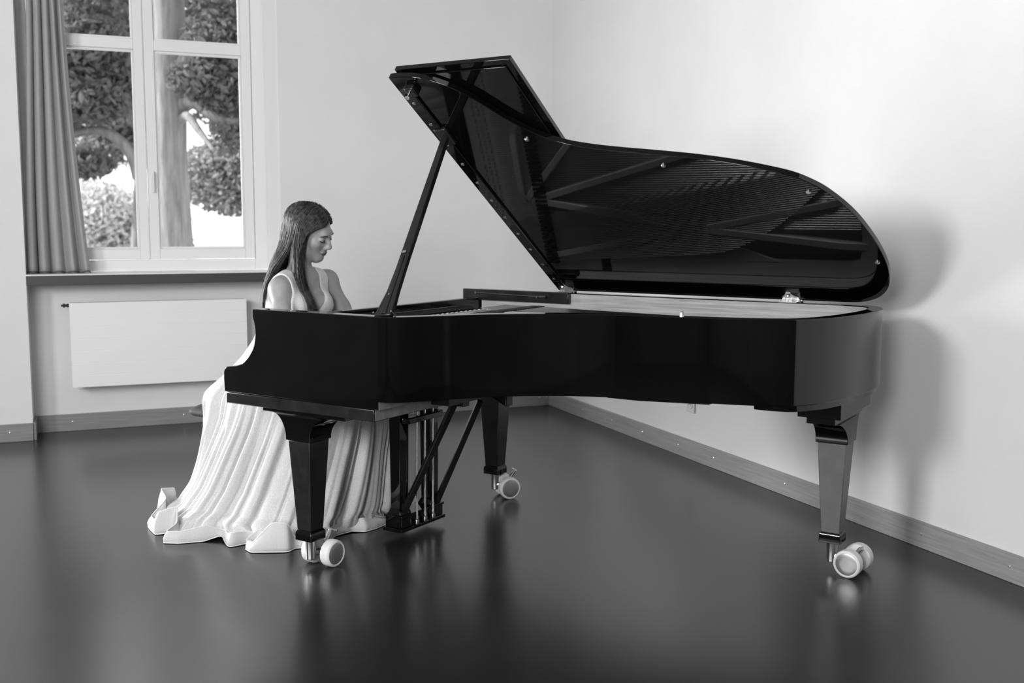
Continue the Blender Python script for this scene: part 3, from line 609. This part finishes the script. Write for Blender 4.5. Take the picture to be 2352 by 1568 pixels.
# hands: palm, four fingers of different length, thumb from the side of the palm
def hand(w, d, side):
    w = np.array(w); f = np.array([math.cos(d), math.sin(d), 0]); l = np.array([-math.sin(d), math.cos(d), 0]) * side   # l points to the thumb
    def at(a, b, z): return tuple(w + f * a + l * b + np.array([0, 0, z]))
    chain([at(0, 0, 0), at(.035, 0, .003)], [.024, .026], .012)
    for b in (-.026, -.009, .009, .026): cap(at(.018, b * .6, .002), at(.072, b, -.002), .014, .0125, .008)
    for b, L, z in ((.029, .040, 0), (.0105, .046, .002), (-.009, .042, 0), (-.028, .032, -.003)):
        chain([at(.074, b, -.003), at(.074 + L * .55, b * 1.1, .004 + z * .5), at(.074 + L * .95, b * 1.13, -.016), at(.074 + L * 1.1, b * 1.14, -.036)], [.0105, .0098, .0088, .0078], .003)
    chain([at(.016, .018, -.002), at(.045, .045, -.012), at(.072, .056, -.026), at(.088, .056, -.036)], [.014, .0115, .010, .0082], .005)
hand((.205, .530, .778), .10, 1); hand((.205, .868, .778), -.10, -1)
# head frame (f forward, s towards her right, n up)
HC_ = np.array([-.0072, .700, 1.2465]); yw, pt, ro = map(math.radians, (17.0, 23.0, -12.0))
Fv = np.array([math.cos(yw) * math.cos(pt), math.sin(yw) * math.cos(pt), -math.sin(pt)]); S0 = np.array([math.sin(yw), -math.cos(yw), 0]); N0 = np.cross(S0, Fv)
Sv = S0 * math.cos(ro) + N0 * math.sin(ro); Nv = np.cross(Sv, Fv); HAX = np.array([Fv, Sv, Nv])
def hd(f, s, n): return HC_ + Fv * f + Sv * s + Nv * n
ell(hd(-.018, 0, .034), (.094, .073, .082), .01, HAX)
ell(hd(.030, 0, -.030), (.060, .057, .082), .03, HAX)
for sg in (-1, 1):
    cap(hd(.0, sg * .050, -.062), hd(.060, sg * .016, -.098), .020, .017, .03)
    ell(hd(.052, sg * .036, -.026), (.026, .024, .022), .02, HAX)
    ell(hd(-.004, sg * .074, -.012), (.020, .008, .030), .006, HAX)
ell(hd(.066, 0, -.099), (.020, .020, .017), .02, HAX)
cap(hd(.080, -.024, .020), hd(.080, .024, .020), .0125, .0125, .02)
for sg in (-1, 1): ell(hd(.094, sg * .031, -.002), (.018, .017, .013), .014, HAX, True)
for sg in (-1, 1): ell(hd(.073, sg * .031, -.002), (.0135, .016, .0125), .004, HAX)
cap(hd(.083, 0, .014), hd(.1045, 0, -.033), .0080, .0118, .010)
for sg in (-1, 1): ell(hd(.094, sg * .0115, -.040), (.012, .0085, .0085), .006, HAX)
ell(hd(.083, 0, -.056), (.012, .016, .012), .012, HAX)
ell(hd(.0865, 0, -.0645), (.0105, .021, .0052), .004, HAX); ell(hd(.0855, 0, -.0735), (.0105, .018, .0060), .004, HAX)

def surface_nets(S):
    ins = S < 0
    c = np.zeros(tuple(np.array(S.shape) - 1), np.int8); n0, n1, n2 = c.shape
    for dx in (0, 1):
        for dy in (0, 1):
            for dz in (0, 1): c += ins[dx:dx + n0, dy:dy + n1, dz:dz + n2]
    idx = np.argwhere((c > 0) & (c < 8)); vid = np.full(c.shape, -1, np.int64); vid[tuple(idx.T)] = np.arange(len(idx))
    acc = np.zeros((len(idx), 3)); cnt = np.zeros(len(idx))
    cor = [(dx, dy, dz) for dx in (0, 1) for dy in (0, 1) for dz in (0, 1)]
    val = {q: S[tuple((idx + np.array(q)).T)] for q in cor}
    for a in cor:
        for ax in range(3):
            if a[ax] == 0:
                b = list(a); b[ax] = 1; b = tuple(b); va, vb = val[a], val[b]; mk = (va < 0) != (vb < 0)
                t = np.where(mk, va / np.where(mk, va - vb, 1), 0); p_ = np.array(a, float)[None] + np.eye(3)[ax][None] * t[:, None]
                acc[mk] += p_[mk]; cnt[mk] += 1
    vs = idx + acc / cnt[:, None]; faces = []
    for ax in range(3):
        a = [slice(1, -1)] * 3; a[ax] = slice(0, -1); b = [slice(1, -1)] * 3; b[ax] = slice(1, None)
        ia, ib = ins[tuple(a)], ins[tuple(b)]; e = np.argwhere(ia != ib); o_ = np.ones(3, int); o_[ax] = 0; base = e + o_
        u_, w_ = (ax + 1) % 3, (ax + 2) % 3; du = np.eye(3, dtype=int)[u_]; dw = np.eye(3, dtype=int)[w_]
        q = np.stack([vid[tuple((base - du - dw).T)], vid[tuple((base - dw).T)], vid[tuple(base.T)], vid[tuple((base - du).T)]], 1)
        flip = ~ia[tuple(e.T)]; q[flip] = q[flip][:, ::-1]; faces.append(q)
    return LO + vs * H_, np.vstack(faces)
def np_mesh(name, vs, fs, mats, parent, org, midx=None):
    me = bpy.data.meshes.new(name); me.from_pydata((vs - np.array(org)).tolist(), [], fs.tolist())
    for q in mats: me.materials.append(q)
    if midx is not None: me.polygons.foreach_set('material_index', midx.astype(np.int32))
    me.polygons.foreach_set('use_smooth', [True] * len(me.polygons)); me.update()
    o = bpy.data.objects.new(name, me); COL.objects.link(o); o.parent = parent; return o
def relax(vs, fs, it=2):
    e = np.vstack([fs[:, [0, 1]], fs[:, [1, 2]], fs[:, [2, 3]], fs[:, [3, 0]]]); e = np.vstack([e, e[:, ::-1]])
    for _ in range(it):
        s_ = np.zeros_like(vs); n_ = np.zeros(len(vs)); np.add.at(s_, e[:, 0], vs[e[:, 1]]); np.add.at(n_, e[:, 0], 1); vs = vs * .5 + .5 * s_ / n_[:, None]
    return vs
bv, bf = surface_nets(SDF); bv = relax(bv, bf, 1)
fc = bv[bf].mean(1); hl = (fc - HC_) @ HAX.T
hair_zone = lambda q: (q[:, 2] > -.06) & ((q[:, 0] < .020 + .30 * np.maximum(q[:, 2], -.02)) | (q[:, 2] > .066 - .25 * np.maximum(q[:, 1], -.02) * (q[:, 0] > 0)))
midx = np.zeros(len(bf), int); midx[hair_zone(hl) & (fc[:, 2] > 1.12)] = 2
body = np_mesh('body', bv, bf, [M['skin'], M['lip'], M['scalp']], woman, WB, midx)
# lips, eyebrows and lashes
m = MB()
m.tube([tuple(hd(*q)) for q in ((.0815, -.023, -.0685), (.0915, -.014, -.0655), (.0958, -.005, -.0635), (.0952, 0, -.0645), (.0958, .005, -.0635), (.0915, .014, -.0655), (.0815, .023, -.0685))], [.0008, .0026, .0034, .0032, .0034, .0026, .0008], 8)
m.tube([tuple(hd(*q)) for q in ((.0815, -.022, -.0695), (.0905, -.013, -.0725), (.0940, 0, -.0735), (.0905, .013, -.0725), (.0815, .022, -.0695))], [.0008, .0034, .0042, .0034, .0008], 8)
m.build('lips', M['lip'], woman, WB, ang=180)
for sg in (-1, 1):
    m = MB(); m.tube([tuple(hd(.0885, sg * .011, .0155)), tuple(hd(.0915, sg * .022, .0190)), tuple(hd(.0895, sg * .034, .0205)), tuple(hd(.0800, sg * .046, .0170)), tuple(hd(.0700, sg * .052, .0120))], [.0022, .0030, .0026, .0018, .0008], 6)
    m.build('eyebrow', M['brow'], woman, WB)
    m = MB(); m.tube([tuple(hd(.081, sg * .018, -.0075)), tuple(hd(.0875, sg * .025, -.0105)), tuple(hd(.088, sg * .033, -.011)), tuple(hd(.082, sg * .042, -.0085)), tuple(hd(.075, sg * .047, -.006))], [.0012, .0024, .0028, .0024, .001], 6)
    m.build('eyelashes', M['brow'], woman, WB)

# gown: bodice shaped on the body, skirt falling over the bench to the floor, stiff ruffled hem
sl_, X, Y, Z = blk((-.36, .50, .60), (.12, .87, 1.10)); Dm = np.abs(Y - .682)
front = X > -.075
zl = np.where(front, np.where(Dm < .018, .885, np.where(Dm < .068, .885 + (Dm - .018) * 2.0, np.where(Dm < .116, 1.2, .985 - (Dm - .116) * 1.9))), np.where(Dm < .068, .93, np.where(Dm < .116, 1.2, .955 - (Dm - .116) * .8)))
reg = (Z - zl) * .45
reg = np.maximum(reg, np.maximum(.615 - Z, (Dm - .150) * .8)); reg = np.maximum(reg, (Z - 1.088))
S2 = np.full(NG, 1.0, np.float32); S2[sl_] = np.maximum(SDF[sl_] - .0055, reg)
dv, df = surface_nets(S2); dv = relax(dv, df, 2)
WAY = 12
LV = {  # z: near-side control points from the front (+u) round the treble side to the back
 .80: [(-.062, .68), (-.075, .61), (-.118, .563), (-.165, .548), (-.215, .565), (-.250, .61), (-.268, .68)],
 .71: [(-.02, .68), (-.04, .595), (-.095, .530), (-.165, .500), (-.240, .518), (-.295, .580), (-.318, .68)],
 .625: [(.15, .68), (.13, .56), (.02, .505), (-.12, .455), (-.24, .450), (-.335, .500), (-.37, .68)],
 .545: [(.350, .68), (.345, .55), (.15, .455), (-.05, .395), (-.24, .372), (-.372, .408), (-.43, .68)],
 .44: [(.380, .68), (.370, .545), (.17, .425), (-.03, .360), (-.235, .345), (-.362, .392), (-.43, .68)],
 .30: [(.385, .68), (.375, .535), (.19, .39), (-.02, .315), (-.225, .300), (-.350, .352), (-.44, .68)],
 .17: [(.385, .69), (.370, .525), (.215, .345), (-.01, .265), (-.220, .250), (-.375, .315), (-.48, .68)],
 .09: [(.382, .70), (.362, .520), (.240, .305), (.015, .220), (-.215, .190), (-.405, .265), (-.53, .66)],
 .062: [(.378, .70), (.355, .515), (.255, .270), (.035, .185), (-.205, .140), (-.430, .225), (-.555, .62)]}
zs = sorted(LV, reverse=True); NT = 640
ctr = []
for z in zs:
    nr = LV[z]; far = [(u, 1.36 - v if z > .2 else min(1.36 - v, 1.03)) for u, v in nr[1:-1]][::-1]; ring = crom(nr + far, 40, closed=True)
    ctr.append(resample(ring + [ring[0]], NT + 1)[:-1])
    # keep the start of every ring at the front
ctr = np.array(ctr); NL = 90
zz = np.linspace(0, len(zs) - 1, NL); i0 = np.minimum(zz.astype(int), len(zs) - 2); fr_ = zz - i0
def level(k):
    i, t = i0[k], fr_[k]; P0_, P1_, P2_, P3_ = ctr[max(i - 1, 0)], ctr[i], ctr[i + 1], ctr[min(i + 2, len(zs) - 1)]
    q = .5 * (2 * P1_ + (P2_ - P0_) * t + (2 * P0_ - 5 * P1_ + 4 * P2_ - P3_) * t * t + (3 * P1_ - P0_ - 3 * P2_ + P3_) * t ** 3)
    return q, zs[i] + (zs[i + 1] - zs[i]) * t
T = np.arange(NT) / NT
CREASE = [(.105, .0030, .030, .60), (.128, .0025, .022, .5), (.165, .0034, .034, .62), (.190, .0028, .026, .50), (.213, .0024, .020, .42), (.236, .0036, .040, .60), (.252, .0026, .026, .56), (.282, .0030, .030, .45), (.305, .0034, .036, .58), (.331, .0026, .024, .40), (.352, .0034, .034, .54), (.385, .0030, .030, .50), (.412, .0026, .024, .58), (.045, .0032, .030, .56), (.072, .0026, .022, .5), (.965, .0034, .030, .5), (.93, .003, .03, .5)]
def folds(z):
    g = np.clip((.74 - z) / .42, 0, 1); sh = -.085 * (.56 - z)
    def ridge(fq, ph, p_=.55):   # rounded crests, sharp valleys
        return np.abs(np.sin(PI * fq * (T + sh) + ph)) ** p_ - .8
    ts = T + sh
    mod = np.clip(.60 + .55 * np.sin(2 * PI * 4 * ts + 1.1) + .25 * np.sin(2 * PI * 7 * ts), .05, 1.3)
    mod2 = np.clip(.55 - .6 * np.sin(2 * PI * 3 * ts + .4), 0, 1.2)
    a = 1.25 * ridge(17, .4 + 2.2 * np.sin(2 * PI * 2 * ts)) * mod + .8 * ridge(29, 1.9 + 2.6 * np.sin(2 * PI * 3 * ts + .5)) * mod2 + .25 * ridge(53, 2.5 * np.sin(2 * PI * 4 * ts), .8)
    fl = a * (.0012 + .0310 * g ** 1.15)
    for tc, wd, dp, z0 in CREASE:
        fl = fl - dp * np.clip((z0 - z) / .18, 0, 1) * np.exp(-(((ts - tc + .5) % 1 - .5) / wd) ** 2)
    return fl
def nrm2(q):
    t = np.roll(q, -1, 0) - np.roll(q, 1, 0); t /= np.linalg.norm(t, axis=1)[:, None] + 1e-9; return np.c_[-t[:, 1], t[:, 0]] * OUT, t
OUT = 1; n_, _ = nrm2(ctr[5]); c_ = ctr[5].mean(0); OUT = 1 if ((ctr[5] - c_) * n_).sum() > 0 else -1
rings = []
for k in range(NL):
    q, z = level(k); n_, t_ = nrm2(q); fz = folds(z); q = q + n_ * fz[:, None]
    lim = (q[:, 0] > .19) & (z > .585); zq = np.full(NT, z); zq[lim] = np.minimum(zq[lim], .585 - .10 * (q[lim, 0] - .19))
    rings.append(np.c_[q, zq])
# the cloth pools outwards to a meandering seam, then the stiff hem band stands on the floor
last, zl_ = level(NL - 1); n_, t_ = nrm2(last)
HEM = [(.40, .70, .05, .003), (.405, .62, .05, .003), (.398, .565, .075, .003), (.352, .53, .05, .006), (.335, .45, .05, .004), (.365, .38, .06, .003), (.345, .27, .07, .003), (.312, .235, .05, .003), (.325, .19, .12, .003),
 (.275, .15, .125, .004), (.205, .105, .035, .003), (.150, .125, .035, .003), (.160, .185, .085, .008), (.215, .185, .07, .012), (.200, .230, .06, .010), (.110, .190, .055, .004), (.085, .105, .075, .003), (.030, .135, .045, .003), (-.020, .165, .045, .020), (-.062, .105, .085, .003),
 (-.125, .030, .060, .003), (-.185, .000, .055, .003), (-.205, .075, .075, .004), (-.255, .120, .120, .006), (-.300, .060, .10, .003), (-.365, .090, .055, .003), (-.430, .125, .055, .003), (-.425, .205, .11, .003), (-.475, .215, .15, .004), (-.490, .300, .13, .003), (-.55, .36, .06, .003), (-.60, .47, .05, .003), (-.56, .56, .06, .003), (-.60, .66, .05, .003), (-.57, .78, .06, .003), (-.55, .90, .05, .003)]
far_ = last + n_ * (.03 + .02 * np.sin(2 * PI * 19 * T))[:, None]
ti = []; 
for q in HEM:
    k = int(np.argmin(((last[:int(NT * .62)] - np.array(q[:2])) ** 2).sum(1))); ti.append(max(k, (ti[-1] + 5) if ti else 0))
hd_ = np.array(HEM); hd_[:, 2] = .012 + hd_[:, 2] * np.where(hd_[:, 2] > .09, .85, .62); K = np.arange(ti[0], ti[-1] + 1); dense = np.stack([np.interp(K, ti, hd_[:, c]) for c in range(4)], 1)
hem = np.c_[far_, .05 + .02 * np.sin(2 * PI * 15 * T), np.full(NT, .003)]; hem[K] = dense
kk = np.array([.1, .2, .4, .2, .1])
hem = sum(kk[i] * np.roll(hem, i - 2, 0) for i in range(5))
nh, th_ = nrm2(hem[:, :2]); cen = last.mean(0); inw = (cen - hem[:, :2]); inw /= np.linalg.norm(inw, axis=1)[:, None]
seam = np.c_[hem[:, :2] + inw * .016, hem[:, 2]]; foot_ = np.c_[hem[:, :2], hem[:, 3]]
for tt in (.12, .25, .4, .55, .7, .85, 1.0):
    q = rings[NL - 1] * (1 - tt) + seam * tt; q[:, 2] -= .030 * math.sin(PI * tt) * (q[:, 2] > .04); q[:, 2] = np.maximum(q[:, 2], .008)
    rings.append(q)
sk_v = np.vstack(rings); sk_f = []
def gridf(nr, o=0):
    i = np.arange(NT); j = (i + 1) % NT
    return np.vstack([np.c_[o + k * NT + i, o + k * NT + j, o + (k + 1) * NT + j, o + (k + 1) * NT + i] for k in range(nr - 1)])
skirt = np_mesh('gown', sk_v, gridf(len(rings)), [M['dress']], woman, WB)
so = skirt.modifiers.new('thick', 'SOLIDIFY'); so.thickness = .0025
bod = np_mesh('bodice', dv, df, [M['dress']], skirt, WB)
bands = [seam]
for tt in (.06, .3, .6, .85, 1.0):
    q = seam * (1 - tt) + foot_ * tt; q[:, :2] -= inw * (.010 * math.sin(PI * tt)); bands.append(q)
hb = np_mesh('hem_band', np.vstack(bands), gridf(len(bands)), [M['band']], skirt, WB)
so = hb.modifiers.new('thick', 'SOLIDIFY'); so.thickness = .0025
for ring in (seam, foot_ + np.array([0, 0, .001])):
    q = [tuple(x) for x in np.vstack([ring, ring[:1]])]; MB().tube(q, .0026, 6, False).build('piping', M['piping'], skirt, WB, ang=180)
# mesh inset in the neckline
ins_v = []
for z in np.linspace(.885, .935, 5):
    row = []
    for y in np.linspace(-.022, .022, 7):
        iy = int(round((.682 + y - LO[1]) / H_)); iz = int(round((z - LO[2]) / H_)); col = SDF[:, iy, iz]; w_ = np.where(col < 0)[0]
        row.append((LO[0] + H_ * w_.max() + .004 if len(w_) else -.03, .682 + y, z))
    ins_v.append(row)
MB().loft(ins_v, cap=False, closed=False).build('neckline_inset', M['tulle'], skirt, WB, ang=180)

# hair: strands combed from the scalp that fall over head, neck and shoulders
GX = np.gradient(SDF[:, :, 180:], H_)
def sdf_at(p):
    i = np.clip(np.round((p - LO) / H_).astype(int), 0, NG - 1); return SDF[tuple(i.T)], np.c_[tuple(G[i[:, 0], i[:, 1], np.clip(i[:, 2] - 180, 0, G.shape[2] - 1)] for G in GX)]
NS = 11000
CR, CRR = np.array([-.018, 0, .034]), np.array([.094, .073, .082])
d = RNG.normal(size=(NS * 3, 3)); d /= np.linalg.norm(d, axis=1)[:, None]
loc = CR + d * CRR
d = d[hair_zone(loc) & (loc[:, 2] > -.045)][:NS]; NS = len(d)
lay = RNG.random(NS)
loc = CR + d * CRR
pos = HC_ + loc @ HAX; vel = d @ HAX
side = np.where(loc[:, 1] + .012 > 0, 1.0, -1.0)      # parted a little to the far side
front = (loc[:, 0] > -.022) & (side > 0)
frontf = (loc[:, 0] > .03) & (side < 0)
paths = [HC_ + (CR + (loc - CR) * .93) @ HAX, pos.copy()]; STEP = .014; zend = .80 + .10 * RNG.random(NS)
wv = RNG.normal(size=(NS, 3)) * .06
for it in range(44):
    hl_ = (pos - HC_) @ HAX.T; up = np.clip((hl_[:, 2] + .02) / .10, 0, 1)[:, None]
    comb = -Fv[None] * np.where(front, .55, .75)[:, None] * up + Sv[None] * side[:, None] * .75 * up
    low = np.where(front, np.clip((1.13 - pos[:, 2]) / .10, 0, 1), np.clip((1.25 - pos[:, 2]) / .08, 0, 1))[:, None]
    near_ = (side > 0) & (pos[:, 1] < .64)
    pb = np.where((pos[:, 0] > -.115) & (near_ | (side < 0)), -.9, -.03); pb = np.where(pos[:, 2] > 1.04, np.minimum(pb, -.40 * np.clip((-.015 - loc[:, 0]) / .065, .12, 1)), pb)
    pull = np.where(front[:, None], np.stack([np.where(pos[:, 0] < .004 - .05 * lay, .55, .04), .22 + 0 * pb, 0 * pb], 1), np.where(frontf[:, None], np.stack([np.where(pos[:, 0] > -.12, -1.2, -.05), 0 * pb, 0 * pb], 1), np.stack([pb, -.04 * side, 0 * pb], 1))) * low
    vel = vel * .45 + (np.array([[0, 0, -1.0]]) + comb + pull + wv * (.5 + .5 * np.sin(it * .5))) * .55
    vel /= np.linalg.norm(vel, axis=1)[:, None]; pos = pos + vel * STEP
    off = .0045 + .013 * lay
    hl_ = (pos - HC_) @ HAX.T; lim = np.interp(hl_[:, 2], [-.14, -.10, -.06, 0, .03, .06, .09], [.030, .040, .036, .030, .034, .072, .13])
    lim = lim - .055 * (side < 0) * (hl_[:, 2] < 0)
    ex = np.clip(hl_[:, 0] - lim, 0, .02) * (pos[:, 2] > 1.12); pos = pos - Fv[None] * ex[:, None]
    s_, g_ = sdf_at(pos); g_ /= np.linalg.norm(g_, axis=1)[:, None] + 1e-6
    cl_ = (s_ > off) & (s_ < .05) & (hl_[:, 2] > -.01); pos[cl_] -= (g_ * (.6 * (s_ - off))[:, None])[cl_]
    for _ in range(3):
        s_, g_ = sdf_at(pos); bad = s_ < off; g_ /= np.linalg.norm(g_, axis=1)[:, None] + 1e-6; pos[bad] += (g_ * (off - s_)[:, None])[bad]
    stop = pos[:, 2] < zend; pos[stop] = paths[-1][stop]
    paths.append(pos.copy())
paths = np.stack(paths, 1)
for _ in range(3): paths[:, 1:-1] = .5 * paths[:, 1:-1] + .25 * (paths[:, :-2] + paths[:, 2:])
hv, hf, o_ = [], [], 0
tri = np.array([[math.cos(a), math.sin(a)] for a in (0, 2.094, 4.189)])
for k in range(NS):
    q = paths[k]; keep = np.r_[True, np.linalg.norm(np.diff(q, axis=0), axis=1) > .004]; q = q[keep]; q = np.vstack([q[:-1:2], q[-1:]])
    if len(q) < 4: continue
    t = np.gradient(q, axis=0); t /= np.linalg.norm(t, axis=1)[:, None] + 1e-9
    x = np.cross(t, np.array([.31, .87, .22])); x /= np.linalg.norm(x, axis=1)[:, None] + 1e-9; y = np.cross(t, x)
    r = .00092 * np.minimum(1.15 - .8 * np.linspace(0, 1, len(q)) ** 2, .35 + np.arange(len(q)) * .3)
    hv.append((q[:, None] + r[:, None, None] * (x[:, None] * tri[None, :, :1] + y[:, None] * tri[None, :, 1:])).reshape(-1, 3))
    i = np.arange(len(q) - 1)[:, None] * 3 + np.arange(3)[None]; j = np.arange(len(q) - 1)[:, None] * 3 + np.array([1, 2, 0])[None]
    hf.append(o_ + np.stack([i, j, j + 3, i + 3], -1).reshape(-1, 4)); o_ += 3 * len(q)
ho = np_mesh('hair', np.vstack(hv), np.vstack(hf), [M['hair']], woman, WB)
